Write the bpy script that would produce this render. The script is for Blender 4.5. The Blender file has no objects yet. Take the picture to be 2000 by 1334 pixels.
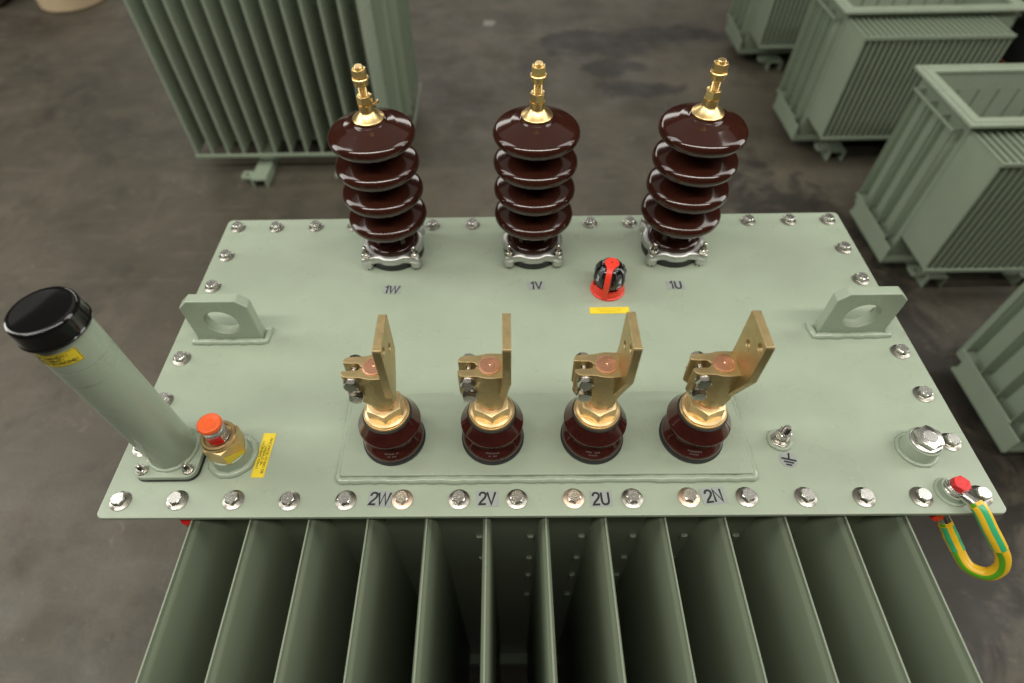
import bpy, bmesh, math, random
from mathutils import Vector, Matrix
random.seed(7)
R = math.radians
scene = bpy.context.scene
col = scene.collection
FLOOR = -1.2          # floor height; the lid's top face is z = 0

# ------------------------------------------------------------------ camera, world, lamps, exposure
cam = bpy.data.cameras.new("camera")
cam_o = bpy.data.objects.new("camera", cam); col.objects.link(cam_o)
cam.sensor_width = 36.0
cam.lens = 1148.897 * 36 / 2000
cam.shift_x = 28.55 / 2000
cam.shift_y = -39.06 / 2000
cam.clip_start = 0.02; cam.clip_end = 200
cam_o.location = (-0.056498, -0.341295, 0.850089)
a, b, c = 0.701346729, -0.0285564353, 0.0235358800
M = Matrix.Rotation(c, 3, 'Z') @ Matrix.Rotation(a, 3, 'X') @ Matrix.Rotation(b, 3, 'Z')
cam_o.rotation_euler = M.to_euler()
cam.dof.use_dof = True
cam.dof.focus_distance = 0.90
cam.dof.aperture_fstop = 2.3
scene.camera = cam_o

world = bpy.data.worlds.new("World"); scene.world = world
world.use_nodes = True
bg = world.node_tree.nodes["Background"]
bg.inputs[0].default_value = (1.0, 0.92, 0.80, 1)
bg.inputs[1].default_value = 0.015

def lamp(name, loc, target, sx, sy, power, color):
    l = bpy.data.lights.new(name, 'AREA'); l.shape = 'RECTANGLE'
    l.size = sx; l.size_y = sy; l.energy = power; l.color = color
    o = bpy.data.objects.new(name, l); col.objects.link(o)
    o.location = loc
    o.rotation_euler = (Vector(target) - Vector(loc)).to_track_quat('-Z', 'Y').to_euler()
    return o
lamp("hall_lamp_row", (0.0, -1.45, 4.6), (0, 0.4, 0), 9.5, 0.40, 275, (1.0, 0.96, 0.87))
lamp("left_windows", (-6.5, 1.4, 3.6), (0, 0.6, 0), 2.4, 9.0, 370, (1.0, 0.98, 0.92))
lamp("right_windows", (6.5, 1.4, 3.6), (0, 0.6, 0), 2.4, 9.0, 305, (1.0, 0.98, 0.92))
lamp("back_windows", (-1.5, 10.0, 3.6), (-0.3, 1.5, -0.6), 10.0, 1.6, 200, (1.0, 0.97, 0.90))
lamp("overhead_fill", (0.0, 1.6, 6.8), (0, 1.6, 0), 14.0, 14.0, 185, (1.0, 0.95, 0.85))  # unseen fill lamp added overhead to lift the metal tops

scene.view_settings.view_transform = 'Standard'
scene.view_settings.look = 'None'
scene.view_settings.exposure = 0.0
scene.view_settings.gamma = 1.0
scene.view_settings.use_curve_mapping = False
scene.cycles.use_denoising = True
scene.cycles.max_bounces = 8
scene.cycles.sample_clamp_indirect = 6.0

# ------------------------------------------------------------------ materials
def mat(name, color, rough=0.5, metal=0.0, coat=0.0, bump=0.0, bscale=200.0, vary=0.0, vscale=6.0, rvary=0.0, spec=0.5, color2=None, trans=0.0):
    m = bpy.data.materials.new(name); m.use_nodes = True
    nt = m.node_tree; n = nt.nodes; L = nt.links
    p = n["Principled BSDF"]
    p.inputs["Base Color"].default_value = (*color, 1)
    p.inputs["Roughness"].default_value = rough
    p.inputs["Metallic"].default_value = metal
    p.inputs["Coat Weight"].default_value = coat
    p.inputs["Coat Roughness"].default_value = 0.04
    p.inputs["Specular IOR Level"].default_value = spec
    p.inputs["Transmission Weight"].default_value = trans
    tc = n.new("ShaderNodeTexCoord")
    if vary > 0 or color2:
        t = n.new("ShaderNodeTexNoise"); t.inputs["Scale"].default_value = vscale
        t.inputs["Detail"].default_value = 6; t.inputs["Roughness"].default_value = 0.65
        L.new(tc.outputs["Object"], t.inputs["Vector"])
        mx = n.new("ShaderNodeMix"); mx.data_type = 'RGBA'
        c2 = color2 or tuple(x * (1 - vary) for x in color)
        c1 = color if color2 else tuple(min(1, x * (1 + vary)) for x in color)
        mx.inputs[6].default_value = (*c1, 1); mx.inputs[7].default_value = (*c2, 1)
        rp = n.new("ShaderNodeMapRange"); rp.inputs[1].default_value = 0.35; rp.inputs[2].default_value = 0.65
        L.new(t.outputs["Fac"], rp.inputs[0]); L.new(rp.outputs[0], mx.inputs[0])
        L.new(mx.outputs[2], p.inputs["Base Color"])
    if rvary > 0:
        t2 = n.new("ShaderNodeTexNoise"); t2.inputs["Scale"].default_value = vscale * 2.3
        t2.inputs["Detail"].default_value = 5
        L.new(tc.outputs["Object"], t2.inputs["Vector"])
        r2 = n.new("ShaderNodeMapRange"); r2.inputs[1].default_value = 0.3; r2.inputs[2].default_value = 0.7
        r2.inputs[3].default_value = max(0.02, rough - rvary); r2.inputs[4].default_value = rough + rvary
        L.new(t2.outputs["Fac"], r2.inputs[0]); L.new(r2.outputs[0], p.inputs["Roughness"])
    if bump > 0:
        t3 = n.new("ShaderNodeTexNoise"); t3.inputs["Scale"].default_value = bscale; t3.inputs["Detail"].default_value = 3
        L.new(tc.outputs["Object"], t3.inputs["Vector"])
        bp = n.new("ShaderNodeBump"); bp.inputs["Strength"].default_value = bump; bp.inputs["Distance"].default_value = 0.002
        L.new(t3.outputs["Fac"], bp.inputs["Height"]); L.new(bp.outputs[0], p.inputs["Normal"])
    return m

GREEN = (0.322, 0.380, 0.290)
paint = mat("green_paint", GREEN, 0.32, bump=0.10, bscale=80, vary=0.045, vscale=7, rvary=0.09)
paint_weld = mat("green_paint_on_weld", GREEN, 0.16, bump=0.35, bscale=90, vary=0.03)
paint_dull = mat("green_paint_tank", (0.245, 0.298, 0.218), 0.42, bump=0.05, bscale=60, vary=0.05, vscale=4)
paint_shaded = mat("green_paint_shaded", (0.195, 0.234, 0.165), 0.38, bump=0.04, bscale=60, vary=0.04, vscale=5)  # lid paint darkened: shade between the fins put into the colour
porcelain = mat("brown_porcelain", (0.034, 0.0094, 0.0054), 0.13, coat=0.2, vary=0.12, vscale=14)
porcelain_red = mat("red_brown_porcelain", (0.052, 0.0118, 0.0088), 0.11, coat=0.4, bump=0.012, bscale=60, vary=0.2, vscale=30)
brass = mat("bright_brass", (0.84, 0.62, 0.29), 0.33, 1.0, rvary=0.03, vscale=20)
brass_pale = mat("turned_brass", (0.74, 0.57, 0.32), 0.40, 1.0, rvary=0.05, vscale=40)
bronze = mat("cast_bronze", (0.56, 0.435, 0.225), 0.48, 1.0, bump=0.05, bscale=900, vary=0.07, vscale=60, rvary=0.06)
bronze_hex = mat("valve_brass", (0.62, 0.44, 0.22), 0.36, 1.0, rvary=0.05, vscale=40)
copper = mat("turned_copper", (0.74, 0.42, 0.28), 0.42, 1.0, bump=0.10, bscale=700, vary=0.10, vscale=120)
zinc = mat("zinc_plated_steel", (0.66, 0.65, 0.61), 0.27, 1.0, rvary=0.03, vscale=25)
zinc_washer = mat("zinc_washer", (0.33, 0.315, 0.28), 0.32, 1.0, rvary=0.08, vscale=60)
tan_washer_m = mat("tan_chromate_washer", (0.62, 0.47, 0.37), 0.40, 1.0, rvary=0.08, vscale=60)
alu = mat("cast_aluminium", (0.60, 0.60, 0.58), 0.42, 1.0, bump=0.02, bscale=500, rvary=0.05, vscale=30)
steel = mat("stainless_steel", (0.64, 0.61, 0.56), 0.22, 1.0, rvary=0.05, vscale=90)
rubber = mat("black_rubber", (0.018, 0.02, 0.019), 0.55, vary=0.2, vscale=30)
black_plastic = mat("black_plastic", (0.006, 0.006, 0.006), 0.13, coat=0.3, bump=0.02, bscale=80)
knob_black = mat("knob_grey_plastic", (0.050, 0.053, 0.058), 0.42, bump=0.1, bscale=300)
red_plastic = mat("red_plastic", (0.80, 0.045, 0.025), 0.38, bump=0.03, bscale=200, vary=0.05)
red_paint = mat("red_marking_paint", (0.66, 0.012, 0.014), 0.3, bump=0.25, bscale=300, vary=0.1, vscale=60)
orange = mat("orange_plastic", (0.86, 0.13, 0.03), 0.35, bump=0.03, bscale=200, vary=0.05)
glass = mat("clear_plastic", (0.80, 0.80, 0.76), 0.06, trans=0.75, vary=0.02)
yellow = mat("yellow_sticker", (0.78, 0.60, 0.035), 0.42, vary=0.05, vscale=20)
yellow_pale = mat("faded_yellow_ink", (0.62, 0.47, 0.03), 0.5, vary=0.05)
grey_sticker = mat("grey_sticker", (0.300, 0.325, 0.310), 0.40, vary=0.04, vscale=30)
ink = mat("black_ink", (0.012, 0.013, 0.015), 0.5, vary=0.1)
white_ink = mat("white_print", (0.16, 0.12, 0.115), 0.5, vary=0.1)
grey_print = mat("pale_digit_print", (0.50, 0.52, 0.54), 0.5, vary=0.1)
cable_yellow = mat("cable_yellow", (0.78, 0.47, 0.02), 0.36, vary=0.05, vscale=20)
cable_green = mat("cable_green", (0.10, 0.36, 0.015), 0.36, vary=0.05, vscale=20)
sleeve_yellow = mat("sleeve_yellow", (0.82, 0.50, 0.02), 0.34, vary=0.05, vscale=20)
sleeve_green = mat("sleeve_green", (0.045, 0.40, 0.17), 0.34, vary=0.05, vscale=20)
cardboard = mat("beige_drum", (0.52, 0.40, 0.25), 0.6, vary=0.06, vscale=8)
dark_wood = mat("dark_wood", (0.045, 0.024, 0.014), 0.7, vary=0.3, vscale=12)
dark_plastic = mat("dark_crate_plastic", (0.010, 0.009, 0.009), 0.6, vary=0.2)
rust_red = mat("rusty_red_band", (0.22, 0.06, 0.03), 0.6, vary=0.3, vscale=40)
paper = mat("paper", (0.26, 0.24, 0.21), 0.8, vary=0.08)

def floor_material():
    m = bpy.data.materials.new("worn_concrete"); m.use_nodes = True
    nt = m.node_tree; n = nt.nodes; L = nt.links; p = n["Principled BSDF"]
    tc = n.new("ShaderNodeTexCoord")
    def noise(s, d=8, r=0.62, dist=0.0):
        t = n.new("ShaderNodeTexNoise"); t.inputs["Scale"].default_value = s
        t.inputs["Detail"].default_value = d; t.inputs["Roughness"].default_value = r
        t.inputs["Distortion"].default_value = dist
        L.new(tc.outputs["Object"], t.inputs["Vector"]); return t.outputs["Fac"]
    def rng(x, a0, a1, b0=0.0, b1=1.0):
        r = n.new("ShaderNodeMapRange"); r.inputs[1].default_value = a0; r.inputs[2].default_value = a1
        r.inputs[3].default_value = b0; r.inputs[4].default_value = b1
        L.new(x, r.inputs[0]); return r.outputs[0]
    def mix(f, c1, c2):
        x = n.new("ShaderNodeMix"); x.data_type = 'RGBA'
        if hasattr(f, 'links'): L.new(f, x.inputs[0])
        else: x.inputs[0].default_value = f
        for i, cc in ((6, c1), (7, c2)):
            if isinstance(cc, tuple): x.inputs[i].default_value = (*cc, 1)
            else: L.new(cc, x.inputs[i])
        return x.outputs[2]
    base = mix(rng(noise(0.9, 10, 0.6, 0.6), 0.36, 0.64), (0.054, 0.047, 0.033), (0.108, 0.093, 0.066))
    base = mix(rng(noise(3.2, 10, 0.65, 1.0), 0.50, 0.74, 0, 0.75), base, (0.135, 0.117, 0.084))
    base = mix(rng(noise(2.1, 9, 0.7, 0.4), 0.52, 0.68, 0, 0.75), base, (0.028, 0.024, 0.018))
    base = mix(rng(noise(26, 6, 0.7), 0.35, 0.75, 0, 0.30), base, (0.075, 0.062, 0.050))
    # scattered pale chips of worn concrete
    base = mix(rng(noise(11, 8, 0.75, 1.5), 0.60, 0.70, 0, 0.75), base, (0.19, 0.162, 0.118))
    mp = n.new("ShaderNodeMapping"); mp.inputs["Rotation"].default_value = (0, 0, 0.6); mp.inputs["Scale"].default_value = (1.4, 14.0, 1.0)
    L.new(tc.outputs["Object"], mp.inputs["Vector"])
    stx = n.new("ShaderNodeTexNoise"); stx.inputs["Scale"].default_value = 1.6; stx.inputs["Detail"].default_value = 8; stx.inputs["Roughness"].default_value = 0.7
    L.new(mp.outputs[0], stx.inputs["Vector"])
    base = mix(rng(stx.outputs["Fac"], 0.55, 0.75, 0, 0.55), base, (0.150, 0.130, 0.096))
    base = mix(rng(noise(90, 4, 0.8), 0.45, 0.75, 0, 0.45), base, (0.036, 0.031, 0.024))
    # ragged old oil stains; last ellipse is shade beside the transformer, painted in
    sep = n.new("ShaderNodeSeparateXYZ"); L.new(tc.outputs["Object"], sep.inputs[0])
    def math_(op, x, y):
        q = n.new("ShaderNodeMath"); q.operation = op
        for i, v in enumerate((x, y)):
            if hasattr(v, 'links'): L.new(v, q.inputs[i])
            else: q.inputs[i].default_value = v
        return q.outputs[0]
    ragged = rng(noise(3.5, 9, 0.7, 1.0), 0.3, 0.7, -0.55, 0.55)
    tot = None
    for (sx, sy, rx, ry) in ((0.62, 4.12, 0.42, 0.20), (1.30, 4.25, 0.34, 0.15), (0.70, 3.75, 0.22, 0.12), (0.85, 3.45, 0.3, 0.1), (1.35, 1.1, 0.5, 1.3)):
        dx = math_('DIVIDE', math_('SUBTRACT', sep.outputs[0], sx), rx)
        dy = math_('DIVIDE', math_('SUBTRACT', sep.outputs[1], sy), ry)
        d = math_('SQRT', math_('ADD', math_('MULTIPLY', dx, dx), math_('MULTIPLY', dy, dy)), 0.5)
        s = rng(math_('ADD', d, ragged), 0.85, 1.15, 1.0, 0.0)
        tot = s if tot is None else math_('MAXIMUM', tot, s)
    base = mix(math_('MULTIPLY', tot, 0.85), base, (0.022, 0.018, 0.015))
    L.new(base, p.inputs["Base Color"])
    L.new(rng(noise(4, 6), 0.3, 0.7, 0.42, 0.72), p.inputs["Roughness"])
    bp = n.new("ShaderNodeBump"); bp.inputs["Strength"].default_value = 0.3; bp.inputs["Distance"].default_value = 0.004
    L.new(noise(60, 6, 0.7), bp.inputs["Height"]); L.new(bp.outputs[0], p.inputs["Normal"])
    return m
concrete = floor_material()

# ------------------------------------------------------------------ mesh helpers
def obj(name, bm, m, parent=None, smooth=35, loc=None, rot=None, bevel=0, bseg=2, recalc=True):
    if recalc: bmesh.ops.recalc_face_normals(bm, faces=bm.faces)
    me = bpy.data.meshes.new(name); bm.to_mesh(me); bm.free()
    ms = m if isinstance(m, (list, tuple)) else [m]
    for x in ms: me.materials.append(x)
    if smooth:
        me.polygons.foreach_set("use_smooth", [True] * len(me.polygons))
        me.set_sharp_from_angle(angle=R(smooth))
    o = bpy.data.objects.new(name, me); col.objects.link(o)
    if parent: o.parent = parent
    if loc: o.location = loc
    if rot: o.rotation_euler = rot
    if bevel:
        md = o.modifiers.new("bevel", 'BEVEL'); md.width = bevel; md.segments = bseg
        md.limit_method = 'ANGLE'; md.angle_limit = R(40); md.harden_normals = False
    return o

def box(bm, x0, x1, y0, y1, z0, z1, mi=0):
    v = [bm.verts.new(p) for p in ((x0, y0, z0), (x1, y0, z0), (x1, y1, z0), (x0, y1, z0), (x0, y0, z1), (x1, y0, z1), (x1, y1, z1), (x0, y1, z1))]
    for f in ((0, 3, 2, 1), (4, 5, 6, 7), (0, 1, 5, 4), (1, 2, 6, 5), (2, 3, 7, 6), (3, 0, 4, 7)):
        bm.faces.new([v[i] for i in f]).material_index = mi
    return v

def rings_mesh(bm, rings, close=True, cap=True, mi=0):
    """skin a list of rings (lists of points of equal length)"""
    vr = [[bm.verts.new(p) for p in r] for r in rings]
    n = len(vr[0])
    for i in range(len(vr) - 1):
        for j in range(n if close else n - 1):
            k = (j + 1) % n
            f = bm.faces.new((vr[i][j], vr[i][k], vr[i + 1][k], vr[i + 1][j])); f.material_index = mi
    if cap and close:
        bm.faces.new(list(reversed(vr[0]))).material_index = mi
        bm.faces.new(vr[-1]).material_index = mi
    return vr

def lathe(bm, prof, n=64, cx=0, cy=0, mi=0, cap=True):
    rings = []
    for r, z in prof:
        rings.append([(cx + max(r, 1e-5) * math.cos(2 * math.pi * j / n), cy + max(r, 1e-5) * math.sin(2 * math.pi * j / n), z) for j in range(n)])
    return rings_mesh(bm, rings, cap=cap, mi=mi)

def hexa(bm, rc, z0, z1, cx=0, cy=0, ang=0.0, mi=0, chamfer=0.16, double=False):
    """hexagon nut or bolt head with the round chamfer that cuts its corners"""
    n = 48; ap = rc * math.cos(math.pi / 6)
    def hexr(t):
        t = (t - ang) % (math.pi / 3) - math.pi / 6
        return ap / math.cos(t)
    h = z1 - z0
    rows = []
    c = (rc - ap) * 0.62
    def row(zf, lim=None):
        out = []
        for j in range(n):
            t = 2 * math.pi * j / n + ang
            r = hexr(t); z = zf
            if lim:                       # curved chamfer line: corners are cut lower than the flats
                z = lim - (r - ap) * 0.40
            out.append((cx + r * math.cos(t), cy + r * math.sin(t), z))
        return out
    if double:
        rows.append([(cx + ap * 0.95 * math.cos(2 * math.pi * j / n + ang), cy + ap * 0.95 * math.sin(2 * math.pi * j / n + ang), z0) for j in range(n)])
        low = []
        for j in range(n):
            t = 2 * math.pi * j / n + ang; r = hexr(t)
            low.append((cx + r * math.cos(t), cy + r * math.sin(t), z0 + 0.0006 + (r - ap) * 0.40))
        rows.append(low)
    else:
        rows.append(row(z0))
    rows.append(row(0, lim=z1 - 0.0004))
    rows.append([(cx + ap * 0.96 * math.cos(2 * math.pi * j / n + ang), cy + ap * 0.96 * math.sin(2 * math.pi * j / n + ang), z1) for j in range(n)])
    rings_mesh(bm, rows, mi=mi)

def plate(bm, outline, z0, z1, holes=(), mi=0):
    """flat plate from a 2-D outline with holes, extruded from z0 to z1"""
    loops = [outline] + list(holes)
    edges = []; vl = []
    for lp in loops:
        vs = [bm.verts.new((x, y, z0)) for x, y in lp]; vl.append(vs)
        for i in range(len(vs)): edges.append(bm.edges.new((vs[i], vs[(i + 1) % len(vs)])))
    if holes:
        g = bmesh.ops.triangle_fill(bm, use_beauty=True, use_dissolve=False, edges=edges)
        faces = [f for f in g["geom"] if isinstance(f, bmesh.types.BMFace)]
    else:
        faces = [bm.faces.new(vl[0])]
    for f in faces: f.material_index = mi
    top = {}
    for vs in vl:
        for v in vs: top[v] = bm.verts.new((v.co.x, v.co.y, z1))
    for f in faces:
        bm.faces.new([top[v] for v in reversed(f.verts)]).material_index = mi
    for vs in vl:
        for i in range(len(vs)):
            a_, b_ = vs[i], vs[(i + 1) % len(vs)]
            bm.faces.new((a_, b_, top[b_], top[a_])).material_index = mi

def rrect(x0, x1, y0, y1, r, n=6):
    pts = []
    for cx, cy, s in ((x1 - r, y1 - r, 0), (x0 + r, y1 - r, 90), (x0 + r, y0 + r, 180), (x1 - r, y0 + r, 270)):
        for i in range(n + 1):
            t = R(s + 90 * i / n); pts.append((cx + r * math.cos(t), cy + r * math.sin(t)))
    return pts

def circ(cx, cy, r, n=32):
    return [(cx + r * math.cos(2 * math.pi * i / n), cy + r * math.sin(2 * math.pi * i / n)) for i in range(n)]

def spline(pts, per=8):
    out = []
    P = [Vector(p) for p in pts]
    for i in range(len(P) - 1):
        p0 = P[max(0, i - 1)]; p1 = P[i]; p2 = P[i + 1]; p3 = P[min(len(P) - 1, i + 2)]
        for k in range(per):
            t = k / per
            out.append(0.5 * ((2 * p1) + (-p0 + p2) * t + (2 * p0 - 5 * p1 + 4 * p2 - p3) * t * t + (-p0 + 3 * p1 - 3 * p2 + p3) * t ** 3))
    out.append(P[-1]); return out

def tube(bm, path, rad, n=20, mi=0, mat_fn=None, closed=False):
    path = [Vector(p) for p in path]
    N = len(path); frames = []; up = None
    for i, p in enumerate(path):
        if closed: d = path[(i + 1) % N] - path[i - 1]
        else: d = path[min(N - 1, i + 1)] - path[max(0, i - 1)]
        d.normalize()
        if up is None:
            up = Vector((0, 0, 1)) if abs(d.z) < 0.9 else Vector((0, 1, 0))
        up = (up - d * up.dot(d)).normalized()
        frames.append((p, up.copy(), d.cross(up)))
    vr = []
    for i, (p, u, w) in enumerate(frames):
        r = rad(i / (N - 1)) if callable(rad) else rad
        vr.append([bm.verts.new(p + u * r * math.cos(2 * math.pi * j / n) + w * r * math.sin(2 * math.pi * j / n)) for j in range(n)])
    for i in range(N if closed else N - 1):
        i2 = (i + 1) % N
        for j in range(n):
            k = (j + 1) % n
            f = bm.faces.new((vr[i][j], vr[i][k], vr[i2][k], vr[i2][j]))
            f.material_index = mat_fn(j / n) if mat_fn else mi
    if not closed:
        bm.faces.new(list(reversed(vr[0]))).material_index = mi
        bm.faces.new(vr[-1]).material_index = mi

def weld(bm, path, r, closed=True, mi=0):
    """a hand-laid bead: its width and line wander a little"""
    dense = []
    P = [Vector(p) for p in path]
    if closed: P.append(P[0])
    for i in range(len(P) - 1):
        L_ = (P[i + 1] - P[i]).length; k = max(1, int(L_ / (r * 1.3)))
        for j in range(k):
            q = P[i].lerp(P[i + 1], j / k)
            dense.append(q + Vector((random.uniform(-1, 1), random.uniform(-1, 1), random.uniform(-.4, .4))) * r * 0.16)
    if not closed: dense.append(P[-1])
    ph = random.random() * 9
    tube(bm, dense, lambda t: r * (1 + 0.10 * math.sin(t * 60 + ph) + 0.07 * math.sin(t * 23)), n=10, mi=mi, closed=closed)

def text_mesh(body, size, depth=0.0, bold=0.0, shear=0.0, space=1.0):
    cu = bpy.data.curves.new("lettering", 'FONT'); cu.body = body; cu.size = size
    cu.align_x = 'CENTER'; cu.align_y = 'CENTER'; cu.extrude = depth; cu.offset = bold; cu.shear = shear
    cu.space_line = space; cu.resolution_u = 4
    o = bpy.data.objects.new("lettering", cu); col.objects.link(o)
    bpy.context.view_layer.update()
    me = bpy.data.meshes.new_from_object(o.evaluated_get(bpy.context.evaluated_depsgraph_get()))
    bpy.data.objects.remove(o); bpy.data.curves.remove(cu)
    return me

def text(name, body, size, m, parent, loc, rot=(0, 0, 0), bold=0.0, shear=0.0, depth=0.00012, sx=1.0, space=1.0, warp=None):
    me = text_mesh(body, size, depth, bold, shear, space)
    me.materials.clear(); me.materials.append(m)
    for v in me.vertices:
        v.co.x *= sx
        if warp: v.co = warp(v.co)
    o = bpy.data.objects.new(name, me); col.objects.link(o)
    o.parent = parent; o.location = loc; o.rotation_euler = rot
    return o

def copy_tree(o, parent=None):
    q = o.copy(); col.objects.link(q)
    if parent: q.parent = parent
    for ch in list(o.children): copy_tree(ch, q)
    return q

def empty(name, loc, label, cat, group=None):
    o = bpy.data.objects.new(name, None); col.objects.link(o); o.location = loc
    o.empty_display_size = 0.1
    o["label"] = label; o["category"] = cat
    if group: o["group"] = group
    return o

# ------------------------------------------------------------------ floor
bm = bmesh.new()
v = [bm.verts.new(p) for p in ((-40, -40, 0), (40, -40, 0), (40, 40, 0), (-40, 40, 0))]
bm.faces.new(v)
fl = obj("floor", bm, concrete, smooth=0, loc=(0, 0, FLOOR)); fl["kind"] = "structure"

# ------------------------------------------------------------------ the finished transformer
# everything is bolted or welded to it, so it is one thing; its parts are modelled in place
W2 = 0.675; D = 0.682
TR = empty("transformer", (0, 0.34, FLOOR), "sage green power transformer in the foreground with brown porcelain bushings and bolted lid", "transformer", None)
inv = Matrix.Translation((0, -0.34, -FLOOR))
class Here:                                     # parts are given in lid coordinates and moved under the thing's base
    off = Vector((0, -0.34, -FLOOR))
def tpart(name, bm, m, loc=(0, 0, 0), **k):
    return obj(name, bm, m, TR, loc=tuple(Vector(loc) + Here.off), **k)

FIN_N = 13; FIN_X0 = -0.5385; FIN_P = 0.0897
WALL_Y = 0.04

def fin_bm(depth, h, top, t=0.0058, seam=0.0012):
    """one hollow cooling fin: thin welded seam round the rim, swelling to a flat hollow plate (local x = thickness)"""
    bm = bmesh.new()
    prof = [(seam, 0.0), (seam, -0.0085), (t * 0.75, -0.0135), (t, -0.019), (t, -h + 0.021), (seam, -h + 0.010), (seam, -h)]
    secs = []
    for y, k in ((0.0, 1.0), (-depth + 0.020, 1.0), (-depth + 0.010, 0.0), (-depth, 0.0)):
        ring = []
        for x, z in prof: ring.append((seam + (x - seam) * k, y, top + z))
        for x, z in reversed(prof): ring.append((-(seam + (x - seam) * k), y, top + z))
        secs.append(ring)
    rings_mesh(bm, secs)
    return bm

def build_fins(root, n, x0, pitch, y, depth, top, h, m, t=0.0058, seam=0.0012, name="cooling_fin", **k):
    first = obj(name, fin_bm(depth, h, top, t, seam), m, root, loc=(x0, y, 0), smooth=25, **k)
    for i in range(1, n):
        c_ = first.copy(); col.objects.link(c_); c_.parent = root; c_.location.x = x0 + pitch * i
    return first

# body
bm = bmesh.new()
box(bm, -0.61, 0.61, WALL_Y, D - 0.04, -1.16, -0.020)
for i in range(FIN_N - 1):                       # pressed dimples on the wall between the fins
    xr = FIN_X0 + FIN_P * i + 0.072
    for zz, hh in ((-0.19, 0.016), (-0.30, 0.016), (-0.42, 0.05), (-0.56, 0.06)):
        box(bm, xr - 0.006, xr + 0.006, WALL_Y - 0.006, WALL_Y + 0.001, zz - hh / 2, zz + hh / 2)
box(bm, -0.61, 0.61, WALL_Y - 0.03, WALL_Y - 0.0005, -1.19, -1.15)
tpart("tank_body", bm, paint_shaded, smooth=0, bevel=0.002)
# flange under the lid
bm = bmesh.new(); plate(bm, rrect(-0.667, 0.667, 0.006, D - 0.006, 0.012), -0.0190, -0.0085)
tpart("tank_flange", bm, paint_dull, bevel=0.0012)
# lid
bm = bmesh.new(); plate(bm, rrect(-W2, W2, 0.0, D, 0.010), -0.008, 0.0)
lid = tpart("lid", bm, paint, bevel=0.0014, bseg=3)
lid["label"] = "flat sage green lid plate edged with hexagon bolts"
# fins at the front, back and both ends
b0 = Here.off
f0 = build_fins(TR, FIN_N, FIN_X0, FIN_P, WALL_Y + b0.y, 0.42, -0.021 + b0.z, 1.10, paint_shaded)
for s in (-1, 1):
    for i in range(5):
        o_ = obj("cooling_fin", fin_bm(0.05, 1.02, -0.06 + b0.z), paint_shaded, TR,
                 loc=(s * 0.61, 0.14 + 0.10 * i + b0.y, 0), rot=(0, 0, s * math.pi / 2), smooth=25)
for s in (-1, 1):
    bm = bmesh.new(); box(bm, -0.04, 0.04, -0.42, 0.42, 0, 0.04)
    obj("foot", bm, paint_dull, TR, loc=(s * 0.36, 0, 0), smooth=0, bevel=0.003)

# ---- raised low-voltage plate with its weld bead
bm = bmesh.new(); plate(bm, rrect(-0.316, 0.318, 0.060, 0.204, 0.004), 0.0005, 0.0110)
rp = tpart("raised_plate", bm, paint, bevel=0.0015)
bm = bmesh.new()
weld(bm, [(x, y, 0.0030) for x, y in rrect(-0.318, 0.320, 0.0560, 0.2065, 0.004, 3)], 0.0058)
wl = obj("weld_bead", bm, paint_weld, rp, smooth=60)

# ---- lid bolts
def bolt_bm():
    bm = bmesh.new()
    hexa(bm, 0.0106, 0.0026, 0.0122)
    # raised maker's arc on the head
    for k in range(7):
        t = R(30 + 34 * k); r = 0.0060
        m_ = Matrix.Translation((r * math.cos(t), r * math.sin(t), 0.0122)) @ Matrix.Rotation(t, 4, 'Z')
        vs = box(bm, -0.0010, 0.0010, -0.0006, 0.0006, -0.0003, 0.00035)
        bmesh.ops.transform(bm, matrix=m_, verts=vs)
    vs = box(bm, -0.0020, 0.0018, -0.0007, 0.0007, -0.0003, 0.00035)
    bmesh.ops.transform(bm, matrix=Matrix.Translation((0, -0.001, 0.0122)), verts=vs)
    return bm
def washer_bm(r=0.0158):
    bm = bmesh.new(); lathe(bm, [(0.005, 0.0003), (r - 0.0006, 0.0003), (r, 0.0009), (r, 0.0016), (r - 0.0012, 0.0022), (0.0118, 0.0030), (0.0112, 0.0033), (0.005, 0.0033)], 40); return bm
bolt0 = None
def lid_bolt(x, y, tan=False, ang=0.0):
    global bolt0, wash0
    if bolt0 is None:
        bolt0 = tpart("lid_bolt", bolt_bm(), zinc, smooth=22, bevel=0)
        wash0 = obj("washer", washer_bm(), zinc_washer, bolt0, smooth=30)
        o = bolt0; w = wash0
    else:
        o = bolt0.copy(); col.objects.link(o); o.parent = TR
        w = wash0.copy(); col.objects.link(w); w.parent = o
    o.location = Vector((x, y, 0.0)) + Here.off
    o.rotation_euler = (0, 0, ang)
    if tan:
        w.data = w.data.copy(); w.data.materials[0] = tan_washer_m; w["label"] = "tan washer under a front bolt"
BX0, BXP, BY0, BYP = -0.6459, 0.08608, 0.0260, 0.08971
for k in range(16):
    lid_bolt(BX0 + BXP * k + random.uniform(-.001, .001), BY0 + random.uniform(-.001, .001), k in (5, 8, 10), random.uniform(0, 1.05))
    lid_bolt(BX0 + BXP * k + random.uniform(-.001, .001), BY0 + BYP * 7 + random.uniform(-.001, .001), False, random.uniform(0, 1.05))
for k in range(1, 7):
    for x in (BX0, BX0 + 15 * BXP):
        lid_bolt(x + random.uniform(-.001, .001), BY0 + BYP * k, False, random.uniform(0, 1.05))

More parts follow.
